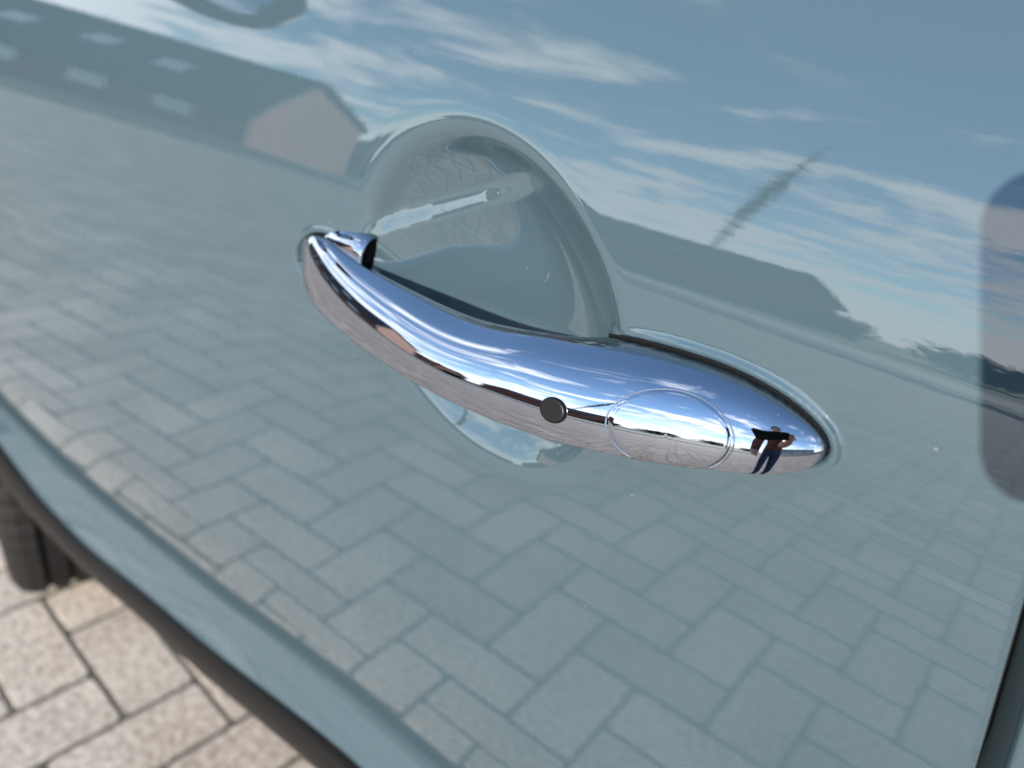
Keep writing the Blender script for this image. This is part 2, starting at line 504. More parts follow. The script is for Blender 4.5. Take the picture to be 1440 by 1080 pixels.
# folded-in flange along the door's rear edge
ez = np.linspace(0.520, 1.012, 60)
ex = edge_x(ez); ey = skin_y(ex, ez) + 0.0012
fl_v = []; fl_f = []
for i in range(len(ez)):
    fl_v += [(ex[i], ey[i], ez[i]), (ex[i] + 0.0004, ey[i] + 0.004, ez[i]), (ex[i] - 0.001, ey[i] + 0.02, ez[i])]
for i in range(len(ez) - 1):
    for k in range(2):
        a = i*3 + k
        fl_f.append((a, a+1, a+4, a+3))
fl = mesh_obj('edge_flange', fl_v, fl_f, RUBBER); fl.parent = door

# painted sill panel below the door
sx = np.linspace(-1.30, 0.5, 240)
sf = np.linspace(1, 0, 24)
szt = zs_(sx) + 0.012; szb = zb_(sx) - 0.002
SX = np.repeat(sx[None, :], len(sf), 0)
SZ = szt[None, :] + (szb - szt)[None, :] * sf[:, None]
SP = np.stack([SX, sill_y(SX, sf[:, None]), SZ], -1)
sill = part(from_grid('sill_panel', SP, grid_normals(SP), np.ones((len(sf)-1, len(sx)-1), bool), PAINT))
# rear body panel behind the gap
GAP = 0.0066
xq = np.r_[0.0, 0.0004, 0.001, 0.002, 0.004, np.linspace(0.008, 0.5, 60)]
zq = np.r_[np.linspace(0.515, 0.62, 30), np.linspace(0.63, 1.02, 80)]
Xr = edge_x(zq)[:, None] + GAP + xq[None, :]
Zr = np.repeat(zq[:, None], len(xq), 1)
Yr = skin_y(Xr, Zr) + 0.003 * np.exp(-xq[None, :] / 0.0009)
Pr = np.stack([Xr, Yr, Zr], -1)
rear = part(from_grid('rear_side_panel', Pr, grid_normals(Pr), np.ones((len(zq)-1, len(xq)-1), bool), PAINT))
# flange and rubber inside the gap
fv = []; ff = []
for i, z in enumerate(zq):
    x0 = edge_x(z) + GAP; y0 = float(skin_y(np.array([x0]), np.array([z]))[0]) + 0.003
    fv += [(x0, y0, z), (x0 - 0.0005, y0 + 0.0012, z), (x0 - 0.0044, y0 + 0.0045, z), (x0 - 0.0048, y0 + 0.03, z)]
for i in range(len(zq) - 1):
    for k in range(3):
        a = i*4 + k
        ff.append((a, a+1, a+5, a+4))
rf = mesh_obj('gap_flange', fv, ff, FLANGE); rf.parent = rear
fv = []; ff = []
for i, z in enumerate(zq):
    x0 = edge_x(z); y0 = float(skin_y(np.array([x0]), np.array([z]))[0])
    fv += [(x0 - 0.004, y0 + 0.018, z), (x0 + 0.006, y0 + 0.018, z)]
for i in range(len(zq) - 1):
    ff.append((2*i, 2*i+1, 2*i+3, 2*i+2))
gs = mesh_obj('door_seal', fv, ff, RUBBER); gs.parent = rear

# black sill and wheel-arch cladding
cx_ = np.linspace(-1.28, 0.5, 180)
cz_ = zb_(cx_)
cy_ = sill_y(cx_, 1.0)
prof = [(-0.012, -0.004), (0.000, -0.0005), (0.0045, 0.000), (0.0075, 0.003), (0.0095, 0.010), (0.0100, 0.020), (0.0085, 0.031),
        (0.0040, 0.042), (-0.0035, 0.051), (-0.014, 0.058), (-0.034, 0.064), (-0.08, 0.070), (-0.20, 0.085)]
# inward (y) from outward o, downward d ; tangent follows the sill line
V = []
for i in range(len(cx_)):
    j0 = max(i-1, 0); j1 = min(i+1, len(cx_)-1)
    t2 = np.array([cx_[j1]-cx_[j0], cz_[j1]-cz_[j0]]); t2 /= np.linalg.norm(t2)
    dn = np.array([t2[1], -t2[0]])
    wide = 0.78 + 0.30 * sstep(-cx_[i], 0.70, 0.95)
    for o_, d_ in prof:
        V.append((cx_[i] + dn[0]*d_*wide, cy_[i] - o_, cz_[i] + dn[1]*d_*wide))
F_ = grid_faces(len(cx_), len(prof))
clad = part(mesh_obj('sill_cladding', V, F_, CLADDING))

# ------------------------------------------------------------------ chrome handle
NX, NP = 340, 96
u_ = np.linspace(0, math.pi, NX)
hx = XL + (XR - XL) * (1 - np.cos(u_)) / 2
hx = 0.5*hx + 0.5*np.linspace(XL, XR, NX)
hx[0] = XL + 1e-6; hx[-1] = XR - 1e-6
ph = np.r_[np.linspace(-math.pi/2, math.pi/2, 64, endpoint=False), np.linspace(math.pi/2, 1.5*math.pi, 32, endpoint=False)]
def sgn(c, e): return np.sign(c) * np.abs(c)**e
CREASE = 0.8                      # the front face stops short of level and folds over at the top edge
S_T = math.sin(CREASE*math.pi/2)**0.94; C_T = math.cos(CREASE*math.pi/2)**0.94
def h_free(x):                    # 1 where the grip stands clear of the door, 0 where it sits on it
    x = np.asarray(x, float)
    return np.clip((x + 0.240) / 0.014, 0, 1) * np.clip((-0.104 - x) / 0.018, 0, 1)
def h_mid(x):
    return h_o(x) * (0.06 - 0.20*sstep(np.asarray(x, float), -0.14, -0.09))
def h_back(x):
    w = h_free(x); w = w*w*(3 - 2*w)
    om = h_mid(x); ot = om + (h_o(x) - om)*C_T
    return w * (ot - 0.010) + (1 - w) * (-0.010)
def h_point(x, phi):
    x = np.asarray(x, float); phi = np.asarray(phi, float)
    phi = (phi + math.pi/2) % (2*math.pi) - math.pi/2
    of = h_o(x); ob = h_back(x); om = h_mid(x); ot = om + (of - om)*C_T
    a = h_a(x); lf = h_l(x); tl = h_t(x) - lf*a
    fu = (phi >= 0) & (phi <= math.pi/2)
    ph2 = np.where(fu, phi*CREASE, phi)
    c, s = np.cos(ph2), np.sin(ph2)
    wg = h_free(x)
    eb = np.where(c >= 0, 0.94, 0.94*wg + 0.06*(1 - wg))
    z = tl + np.where(s >= 0, (1 + lf)*a*np.where(fu, 1/S_T, 1.0), (1 - lf)*a) * sgn(s, eb)
    o = np.where(fu, om + (of - om)*sgn(c, 0.94), np.where(c >= 0, ot + (of - ot)*sgn(c, 0.94), ot + (ot - ob)*sgn(c, 0.94)))
    return np.stack([x + 0*phi, h_y0(x) - o, z], -1)
HPTS = h_point(hx[:, None], ph[None, :])
hv = HPTS.reshape(-1, 3).tolist()
hf = []
for i in range(NX - 1):
    for j in range(NP):
        k = (j + 1) % NP
        hf.append((i*NP+j, i*NP+k, (i+1)*NP+k, (i+1)*NP+j))
hf.append(tuple(range(NP-1, -1, -1)))
hf.append(tuple((NX-1)*NP + j for j in range(NP)))
handle = part(mesh_obj('door_handle', hv, hf, CHROME))
handle['label'] = 'mirror bright chrome pull handle with lock cover and black button'

def h_frame(x, phi):
    p = h_point(np.array([x]), np.array([phi]))[0]
    dx = h_point(np.array([x + 1e-4]), np.array([phi]))[0] - p
    dp = h_point(np.array([x]), np.array([phi + 1e-3]))[0] - p
    n = np.cross(dx, dp); n /= np.linalg.norm(n)
    c = np.array([x, float(h_y0(np.array([x]))[0]) - 0.5*(float(h_o(np.array([x]))[0]) + float(h_back(np.array([x]))[0])), float(h_t(np.array([x]))[0])])
    if (p - c) @ n < 0: n = -n
    return p, n
# lock cover: round cap let into the chrome, drawn by its bright rounded rim
def h_phi(x, z):
    """angle on the front of the handle section at height z"""
    xa = np.array([x]); a = float(h_a(xa)[0]); lf = float(h_l(xa)[0]); t = float(h_t(xa)[0]) - lf*a
    f = (z - t) / ((1 + lf)*a if z >= t else (1 - lf)*a)
    f = max(-0.97, min(0.985, f))
    if f >= 0: return math.degrees(math.asin((f*S_T)**(1/0.94))) / CREASE
    return -math.degrees(math.asin((-f)**(1/0.94)))
LOCK = []
for k_ in range(96):
    an = 2*math.pi*k_/96
    lx_ = -0.0691 + 0.0198*math.cos(an)
    lz_ = 0.8426 + (0.0118 if math.sin(an) > 0 else 0.0122)*math.sin(an) + 0.10*(lx_ + 0.0691)
    LOCK.append((lx_, h_phi(lx_, lz_)))
def closed_curve(pts, n):
    pts = np.array(pts, float); k = len(pts); outp = []
    for i in range(n):
        s = i / n * k; a = int(s); t = s - a
        p0, p1, p2, p3 = pts[(a-1) % k], pts[a % k], pts[(a+1) % k], pts[(a+2) % k]
        outp.append(0.5*((2*p1) + (-p0+p2)*t + (2*p0-5*p1+4*p2-p3)*t*t + (-p0+3*p1-3*p2+p3)*t**3))
    return np.array(outp)
def surf_ring(name, curve, rad, lift, mat, parent, seg=10):
    pts = []; nr_ = []
    for x, d in curve:
        p, n = h_frame(x, math.radians(d)); pts.append(p); nr_.append(n)
    pts = np.array(pts); nr_ = np.array(nr_); K = len(pts)
    V = []; F = []
    for i in range(K):
        t = pts[(i+1) % K] - pts[i-1]; t /= np.linalg.norm(t)
        s = np.cross(t, nr_[i]); s /= np.linalg.norm(s)
        for k in range(seg):
            a = 2*math.pi*k/seg
            V.append(pts[i] + nr_[i]*(lift + rad*math.sin(a)) + s*rad*math.cos(a))
    for i in range(K):
        for k in range(seg):
            F.append((i*seg+k, i*seg+(k+1) % seg, ((i+1) % K)*seg+(k+1) % seg, ((i+1) % K)*seg+k))
    o = mesh_obj(name, V, F, mat); o.parent = parent
    return o
lc = np.array(LOCK)
surf_ring('lock_cover_rim', lc, 0.00030, -0.00008, CHROME, handle)
# the cap itself, a whisker proud of the handle
cc = np.array([-0.0691, 24.0])
V = []; F = []
rings = 16
for r in range(rings + 1):
    fr = r / rings
    for q in lc:
        xq_, dq_ = cc + (q - cc) * fr * 0.985
        p, n = h_frame(xq_, math.radians(dq_))
        V.append(p + n * (0.00016 - 0.0003 * max(0, fr - 0.96) / 0.04))
K = len(lc)
for r in range(rings):
    for i in range(K):
        F.append((r*K+i, r*K+(i+1) % K, (r+1)*K+(i+1) % K, (r+1)*K+i))
lcov = mesh_obj('lock_cover', V, F, CHROME); lcov.parent = handle
# touch button: black oval dome in a thin bezel
bp_, bn_ = h_frame(-0.1077, math.radians(22))
bn = Vector(bn_); bt = Vector((1, 0, 0)); bt = (bt - bn * bt.dot(bn)).normalized(); bu = bn.cross(bt)
if bu.z < 0: bu = -bu
def dome(name, mat, rx, rz, h, base, flat=0.62):
    V = []; F = []
    prof_b = [(1.0, -0.004), (1.0, base), (0.99, base + h*0.35), (0.94, base + h*0.75), (0.86, base + h*0.95), (flat, base + h), (flat*0.9, base + h*0.99), (0.3, base + h*0.98), (0.0, base + h*0.98)]
    S = 48
    for r, hh in prof_b:
        for k in range(S):
            a = 2*math.pi*k/S
            V.append(Vector(bp_) + bt*(rx*r*math.cos(a)) + bu*(rz*r*math.sin(a)) + bn*hh)
    for i in range(len(prof_b)-1):
        for k in range(S):
            F.append((i*S+k, i*S+(k+1) % S, (i+1)*S+(k+1) % S, (i+1)*S+k))
    o = mesh_obj(name, V, F, mat); o.parent = handle
    return o
dome('touch_button', BUTTON, 0.0052, 0.0043, 0.0011, 0.0001, 0.80)

# hinge end of the grip: bright collar and the dark boot behind it
def tube_between(name, a, b, ra, rb, mat, parent, seg=32, cap=True, bulge=0.0):
    a = Vector(a); b = Vector(b); d = (b - a).normalized()
    s = d.orthogonal().normalized(); t = d.cross(s)
    V = []; F = []
    ST = 10
    for i in range(ST + 1):
        f = i / ST; c = a.lerp(b, f); r = ra + (rb - ra) * f + bulge * math.sin(math.pi * f)
        for k in range(seg):
            an = 2*math.pi*k/seg
            V.append(c + s*r*math.cos(an) + t*r*math.sin(an))
    for i in range(ST):
        for k in range(seg):
            F.append((i*seg+k, i*seg+(k+1) % seg, (i+1)*seg+(k+1) % seg, (i+1)*seg+k))
    if cap:
        F.append(tuple(range(seg))); F.append(tuple(ST*seg + k for k in range(seg)))
    o = mesh_obj(name, V, F, mat)
    if parent: o.parent = parent
    return o
def base_stub(name, stations, mat, cap=True, seg=40):
    V = []; F = []
    for x, r, dy, z in stations:
        y0 = float(h_y0(np.array([x]))[0]) + dy
        for k in range(seg):
            an = 2*math.pi*k/seg
            V.append((x, y0 - r*0.95*math.cos(an), z + r*math.sin(an)))
    for i in range(len(stations) - 1):
        for k in range(seg):
            F.append((i*seg+k, i*seg+(k+1) % seg, (i+1)*seg+(k+1) % seg, (i+1)*seg+k))
    if cap: F.append(tuple((len(stations)-1)*seg + k for k in range(seg)))
    o = mesh_obj(name, V, F, mat); o.parent = handle
    return o
base_stub('hinge_base', [(-0.2700, 0.002, 0.004, 0.8425), (-0.266, 0.0055, 0.0045, 0.8435), (-0.258, 0.0084, 0.005, 0.8448), (-0.249, 0.0098, 0.0055, 0.8456), (-0.241, 0.0102, 0.0055, 0.8460),
                         (-0.2345, 0.0102, 0.005, 0.8460), (-0.2325, 0.0099, 0.005, 0.8460), (-0.2316, 0.0091, 0.005, 0.8460), (-0.2325, 0.0083, 0.005, 0.8460)], CHROME, cap=False)
base_stub('hinge_boot', [(-0.2355, 0.0086, 0.005, 0.8460), (-0.2325, 0.0084, 0.005, 0.8460), (-0.2319, 0.0070, 0.005, 0.8460)], RUBBER)

# black seals between chrome and painted lip
def seal(x0, x1):
    xsq = np.linspace(x0, x1, 60)
    V = []; F = []
    c = np.clip(xsq, XL, XR)
    hh = h_a(c)
    # widen footprint by 1.1 mm; at the tips follow the rounded end
    n = 60
    rows = 9
    for i, x in enumerate(xsq):
        ext = max(0.0, min(1.0, 1 - max(XL - x, x - XR, 0) / 0.0012))
        half = (hh[i] + 0.0006) * math.sqrt(ext) if ext < 1 else hh[i] + 0.0006
        for k in range(rows):
            z = h_t(c[i:i+1])[0] + half * (2*k/(rows-1) - 1)
            y = float(skin_y(np.array([x]), np.array([z]))[0]) + 0.0009
            V.append((x, y, z))
    for i in range(n - 1):
        for k in range(rows - 1):
            F.append((i*rows+k, i*rows+k+1, (i+1)*rows+k+1, (i+1)*rows+k))
    o = mesh_obj('handle_seal', V, F, RUBBER); o.parent = handle
seal(XL - 0.0012, -0.246)
seal(-0.106, XR + 0.0012)

# ------------------------------------------------------------------ belt line, window, unseen light-blocking box
bm = bmesh.new()
V = []; F = []
bx_ = np.linspace(-1.0, 0.0255, 60)
for x in bx_:
    y = float(skin_y(np.array([x]), np.array([1.012]))[0])
    for o_, z in ((0.0, 1.011), (0.003, 1.013), (0.003, 1.024), (-0.004, 1.028), (-0.02, 1.028)):
        V.append((x, y - o_, z))
bm.free()
belt = part(mesh_obj('belt_moulding', V, grid_faces(60, 5), BLACK_PLASTIC))
V = []
for x in bx_:
    y = float(skin_y(np.array([x]), np.array([1.012]))[0])
    for k in range(12):
        z = 1.026 + 0.036*k
        V.append((x, y + 0.012 + 0.30*(z - 1.026) + 0.12*(z-1.026)**2, z))
win = part(mesh_obj('side_window', V, grid_faces(60, 12), GLASS_DARK))
bm = bmesh.new()
add_box(bm, -0.85, 0.5, 0.24, 1.6, 0.26, 1.0)  # unseen dark box added behind the door to stop light leaking through
inner = part(bm_obj('inner_light_block', bm, RUBBER))

# ------------------------------------------------------------------ wing mirror (seen as reflections)
mc = Vector((-0.79, -0.075, 1.125))
mir = part(empty('wing_mirror', (0, 0, 0))) if False else None
def ellipse_loft(name, stations, mat, parent, seg=48, cap_first=False, cap_last=True):
    V = []; F = []
    for x, ry, rz, cy, cz in stations:
        for k in range(seg):
            a = 2*math.pi*k/seg
            V.append((x, cy + ry*sgn(np.cos(a), 0.85), cz + rz*sgn(np.sin(a), 0.85)))
    for i in range(len(stations)-1):
        for k in range(seg):
            F.append((i*seg+k, i*seg+(k+1) % seg, (i+1)*seg+(k+1) % seg, (i+1)*seg+k))
    if cap_first: F.append(tuple(range(seg)))
    if cap_last: F.append(tuple((len(stations)-1)*seg + k for k in range(seg)))
    o = mesh_obj(name, V, F, mat)
    if parent: o.parent = parent
    return o
cy, cz = mc.y, mc.z
mirror = part(ellipse_loft('wing_mirror', [(mc.x - 0.105, 0.02, 0.015, cy+0.01, cz), (mc.x - 0.098, 0.045, 0.035, cy+0.008, cz), (mc.x - 0.07, 0.071, 0.056, cy+0.004, cz), (mc.x - 0.03, 0.083, 0.067, cy, cz), (mc.x, 0.087, 0.071, cy, cz), (mc.x + 0.006, 0.084, 0.068, cy, cz), (mc.x + 0.004, 0.062, 0.047, cy, cz), (mc.x - 0.01, 0.060, 0.045, cy, cz)], BLACK_PLASTIC, None, cap_first=True, cap_last=False))
ellipse_loft('mirror_glass', [(mc.x - 0.0085, 0.0598, 0.0448, cy, cz), (mc.x - 0.008, 0.04, 0.03, cy, cz)], MIRROR, mirror)
tube_between('mirror_arm', (mc.x - 0.03, cy + 0.06, cz - 0.03), (mc.x - 0.02, 0.19, 1.02), 0.022, 0.035, BLACK_PLASTIC, mirror)

# ------------------------------------------------------------------ front wheel
WC = Vector((-1.190, 0.290, 0.300)); WR = 0.300; WW = 0.098
tyre_prof = [(-WW*0.80, 0.205), (-WW*0.97, 0.225), (-WW*1.0, 0.250), (-WW*0.97, 0.276), (-WW*0.88, 0.290), (-WW*0.74, 0.297)]
grooves = [-0.048, -0.018, 0.014, 0.046]
tp = list(tyre_prof)
for g in grooves:
    tp += [(g - 0.0050, 0.3), (g - 0.0040, 0.293), (g + 0.0040, 0.293), (g + 0.0050, 0.3)]
tp += [(-a, r) for a, r in reversed(tyre_prof)]
SEG = 180
V = []; F = []
for k in range(SEG):
    a = 2*math.pi*k/SEG
    sip = 0.004 if k % 3 == 0 else 0.0
    for (yy, r) in tp:
        rr = r - (sip if (r > 0.289 and abs(yy) > 0.05) else 0)
        V.append((WC.x + rr*math.cos(a), WC.y + yy, WC.z + rr*math.sin(a)))
L_ = len(tp)
for k in range(SEG):
    for i in range(L_ - 1):
        F.append((k*L_+i, k*L_+i+1, ((k+1) % SEG)*L_+i+1, ((k+1) % SEG)*L_+i))
STEER = Matrix.Translation(WC) @ Matrix.Rotation(math.radians(-22), 4, 'Z') @ Matrix.Translation(-WC)
tyre = part(mesh_obj('front_wheel', [STEER @ Vector(v_) for v_ in V], F, TYRE, smooth=False))
V = []; F = []
rp = [(-0.078, 0.206), (-0.086, 0.203), (-0.086, 0.196), (-0.060, 0.190), (-0.050, 0.10), (-0.062, 0.05), (-0.066, 0.0)]
for k in range(64):
    a = 2*math.pi*k/64
    dent = 0.035 if (k % 8) in (2, 3, 4, 5) else 0.0
    for i, (yy, r) in enumerate(rp):
        d = dent if i == 4 else 0
        V.append((WC.x + r*math.cos(a), WC.y + yy + d, WC.z + r*math.sin(a)))
for k in range(64):
    for i in range(len(rp)-1):
        F.append((k*len(rp)+i, k*len(rp)+i+1, ((k+1) % 64)*len(rp)+i+1, ((k+1) % 64)*len(rp)+i))
rim = mesh_obj('wheel_rim', [STEER @ Vector(v_) for v_ in V], F, ALLOY); rim.parent = tyre

# ------------------------------------------------------------------ ground
bm = bmesh.new()
bmesh.ops.create_grid(bm, x_segments=1, y_segments=1, size=400)
ground = bm_obj('ground', bm, JOINT)
ground.location = (0, 0, -0.0012)
tag(ground, kind='structure')

UNIT = 0.105
TH = math.radians(82.41)
def ray_ground(px, py):
    d = c_right*((px-720)/1082) + c_down*((py-540)/1082) + c_fwd
    return CAM + d*(-CAM.z/d.z)
ORI = ray_ground(176.3, 1010)
uu = Vector((math.cos(TH), math.sin(TH), 0)); vv = Vector((math.sin(TH), -math.cos(TH), 0))
pl, pw, ph_, bev = 2*UNIT - 0.0078, UNIT - 0.0078, 0.07, 0.0012
def paver_mesh(lenu, lenv):
    a, b = lenu/2, lenv/2
    c = 0.006
    def ring(ax, bx, z, cc):
        return [(ax-cc, -bx, z), (ax, -bx+cc, z), (ax, bx-cc, z), (ax-cc, bx, z), (-ax+cc, bx, z), (-ax, bx-cc, z), (-ax, -bx+cc, z), (-ax+cc, -bx, z)]
    V = ring(a, b, -0.03, c) + ring(a, b, -bev, c) + ring(a-0.0004, b-0.0004, -0.0004, c) + ring(a-bev, b-bev, 0, c)
    F = []
    for r in range(3):
        for k in range(8):
            F.append((r*8+k, r*8+(k+1) % 8, (r+1)*8+(k+1) % 8, (r+1)*8+k))
    F.append(tuple(24+k for k in range(8)))
    return V, F
variants = []
PV, PF = paver_mesh(pl, pw)
me = bpy.data.meshes.new('paver')
me.from_pydata(PV, [], PF); me.materials.append(PAVER); me.update()
cells = []
for n_ in range(-140, 141):
    for m_ in range(-50, 51):
        for kind in (0, 1):
            if kind == 0:
                u0, v0 = n_ - 1 + 4*m_, n_; cu, cv = u0 + 1, v0 + 0.5
            else:
                u0, v0 = n_ + 4*m_, n_ - 2; cu, cv = u0 + 0.5, v0 + 1
            w = ORI + uu*(cu*UNIT) + vv*(cv*UNIT)
            if -13 < w.x < 7 and -10.2 < w.y < 1.3:
                cells.append((w.x, w.y, kind))
def score(c):
    d1 = math.hypot((c[0]+0.75)/1.25, (c[1]+0.55)/0.85)
    d2 = math.hypot(c[0]+0.95, c[1]-0.05)*2.0
    return min(d1, d2)
cells.sort(key=score)
for i, (x, y, kind) in enumerate(cells[:300]):
    o = bpy.data.objects.new('brick', me)
    o.location = (x, y, 0.0012 + random.uniform(-0.0004, 0.0004))
    o.rotation_euler = (random.uniform(-.004, .004), random.uniform(-.004, .004), TH + (0 if kind == 0 else math.pi/2) + random.uniform(-.006, .006))
    link(o, ground)
PVn = np.array(PV)
allv = []; allf = []
for i, (x, y, kind) in enumerate(cells[300:]):
    a = TH + (0 if kind == 0 else math.pi/2) + random.uniform(-.006, .006)
    R = np.array([[math.cos(a), -math.sin(a), 0], [math.sin(a), math.cos(a), 0], [0, 0, 1]])
    base = len(allv) * 32
    allv.append(PVn @ R.T + [x, y, 0.0012 + random.uniform(-0.0004, 0.0004)])
    allf += [tuple(k + base for k in f) for f in PF]
rest = mesh_obj('brick_paving', np.concatenate(allv), allf, PAVER, ground, smooth=False)
rest['kind'] = 'stuff'

# the street beyond the paving
def strip(name, pts, mat, z, thick=0.0):
    bm = bmesh.new()
    vs_ = [bm.verts.new((x, y, z)) for x, y in pts]
    f = bm.faces.new(vs_)
    if thick:
        r = bmesh.ops.extrude_face_region(bm, geom=[f])
        bmesh.ops.translate(bm, vec=(0, 0, -thick), verts=[e for e in r['geom'] if isinstance(e, bmesh.types.BMVert)])
    return tag(bm_obj(name, bm, mat), kind='structure')
strip('kerb', [(-90, -10.3), (60, -10.3), (60, -10.6), (-90, -10.6)], KERB, 0.10, 0.12)
strip('grass_verge', [(-90, -10.605), (60, -10.605), (60, -12.2), (-90, -12.2)], GRASS, 0.08, 0.1)
strip('road', [(-90, -12.21), (60, -12.21), (60, -18.5), (-90, -18.5)], KERB, 0.004)
strip('far_lawn', [(-160, -18.51), (160, -18.51), (160, -200), (-160, -200)], GRASS, 0.012)

# ------------------------------------------------------------------ houses seen in the reflections
def local(ori, ang):
    return Matrix.Translation(ori) @ Matrix.Rotation(ang, 4, 'Z')
def prism(name, poly, x0, x1, M, mat, parent):
    bm = bmesh.new()
    a = [bm.verts.new(M @ Vector((x0, y, z))) for y, z in poly]
    b = [bm.verts.new(M @ Vector((x1, y, z))) for y, z in poly]
    bm.faces.new(a); bm.faces.new(b)
    n = len(poly)
    for i in range(n):
        bm.faces.new((a[i], a[(i+1) % n], b[(i+1) % n], b[i]))
    return bm_obj(name, bm, mat, parent)
def quad_slab(name, p, th, M, mat, parent):
    bm = bmesh.new()
    P4 = [Vector(q) for q in p]
    n = (P4[1]-P4[0]).cross(P4[3]-P4[0]).normalized()*th
    a = [bm.verts.new(M @ q) for q in P4]; b = [bm.verts.new(M @ (q+n)) for q in P4]
    bm.faces.new(a); bm.faces.new(b)
    for i in range(4):
        bm.faces.new((a[i], a[(i+1) % 4], b[(i+1) % 4], b[i]))
    return bm_obj(name, bm, mat, parent)

h1 = empty('brick_house')
tag(h1, 'long house with dark tiled roof, skylights and salmon brick gable across the street', 'house')
# local frame: x along the long side away from the gable, y away from the car
ang1 = math.radians(180 - 26.7)
M1 = Matrix.Translation((-24, -12.3, 0)) @ Matrix.Rotation(ang1, 4, 'Z')
# mirrored y so that +y (local) points away from us
M1 = M1 @ Matrix.Diagonal((1, 1, 1, 1))
# in this frame local +x runs away to the upper left, local +y points toward the car side or away: choose away
sy = 1.0
test = M1 @ Vector((0, 1, 0)) - M1 @ Vector((0, 0, 0))
if test.y > 0: sy = -1.0
def Y(v): return sy*v
gable = prism('gable_wall', [(Y(0.02), 0), (Y(0.02), 2.4), (Y(1.7), 6.7), (Y(6.7), 4.4), (Y(6.7), 0)], 0.0, 30, M1, SALMON, h1)
quad_slab('roof', [(-0.25, Y(-0.35), 1.9), (30.2, Y(-0.35), 1.9), (30.2, Y(1.72), 6.95), (-0.25, Y(1.72), 6.95)], 0.16 * (1 if sy > 0 else -1), M1, SLATE, h1)
quad_slab('roof', [(-0.25, Y(1.70), 6.94), (30.2, Y(1.70), 6.94), (30.2, Y(7.0), 4.45), (-0.25, Y(7.0), 4.45)], 0.16 * (1 if sy > 0 else -1), M1, SLATE, h1)
quad_slab('wall', [(0.03, Y(-0.03), 0), (29.9, Y(-0.03), 0), (29.9, Y(-0.03), 2.3), (0.03, Y(-0.03), 2.3)], 0.02, M1, REDBRICK, h1)
for i, (xx, zz) in enumerate(((3.5, 4.1), (6.6, 4.5), (9.8, 4.2), (13.5, 4.6), (18, 4.2))):
    f = (zz - 1.9) / 5.05; f2 = (zz + 0.9 - 1.9) / 5.05
    y0 = -0.35 + 2.07*f - 0.19; y1 = -0.35 + 2.07*f2 - 0.19
    w = quad_slab('skylight', [(xx, Y(y0), zz), (xx + 1.1, Y(y0), zz), (xx + 1.1, Y(y1), zz + 0.9), (xx, Y(y1), zz + 0.9)], 0.05, M1, WHITE, h1)
for xx in (2.0, 5.2, 8.6, 12.0, 16.0):
    quad_slab('window', [(xx, Y(-0.06), 0.9), (xx + 1.4, Y(-0.06), 0.9), (xx + 1.4, Y(-0.06), 2.0), (xx, Y(-0.06), 2.0)], 0.03, M1, WHITE, h1)

def box_house(name, label, cx, cy, wx, wy, wall_h, roof_h, ang, wall, roofm, windows=4, chimney=True):
    h = empty(name)
    tag(h, label, 'house')
    M = Matrix.Translation((cx, cy, 0)) @ Matrix.Rotation(ang, 4, 'Z')
    hw, hy = wx/2, wy/2
    prism('wall', [(-hy, 0), (-hy, wall_h), (0, wall_h + roof_h - 0.12), (hy, wall_h), (hy, 0)], -hw, hw, M, wall, h)
    for s in (-1, 1):
        quad_slab('roof', [(-hw-0.3, s*(hy+0.35), wall_h-0.25), (hw+0.3, s*(hy+0.35), wall_h-0.25), (hw+0.3, 0, wall_h+roof_h), (-hw-0.3, 0, wall_h+roof_h)], 0.14*s, M, roofm, h)
    for i in range(windows):
        x = -hw + (i + 0.5) * wx / windows
        w = quad_slab('window', [(x-0.6, hy+0.03, 1.0), (x+0.6, hy+0.03, 1.0), (x+0.6, hy+0.03, 2.2), (x-0.6, hy+0.03, 2.2)], 0.03, M, WINDOW, h)
        fr = quad_slab('frame', [(x-0.7, hy+0.012, 0.9), (x+0.7, hy+0.012, 0.9), (x+0.7, hy+0.012, 2.3), (x-0.7, hy+0.012, 2.3)], 0.012, M, WHITE, h)
    if not chimney: return h
    bm = bmesh.new(); add_box(bm, hw*0.4, hw*0.4+0.6, -0.4, 0.4, wall_h, wall_h+roof_h+0.7, M)
    bm_obj('chimney', bm, wall, h)
    return h
box_house('street_house', 'dark brick house with slate roof beyond the street', -19.3, -30.0, 12.5, 8, 2.9, 1.9, math.radians(2), REDBRICK, SLATE, 0, False)
box_house('street_house', 'red brick house with orange tiled roof beyond the street', -46.0, -33.0, 12, 8, 3.2, 2.6, math.radians(-14), REDBRICK, ORANGE_TILE)
box_house('street_house', 'pale grey rendered house with dark roof beyond the street', 26.0, -21.0, 18, 8, 3.0, 2.0, math.radians(40), GREYWALL, SLATE)
box_house('street_house', 'salmon brick house with orange roof behind the parked car', -22.0, 26.0, 14, 8, 3.0, 2.6, math.radians(5), SALMON, ORANGE_TILE)

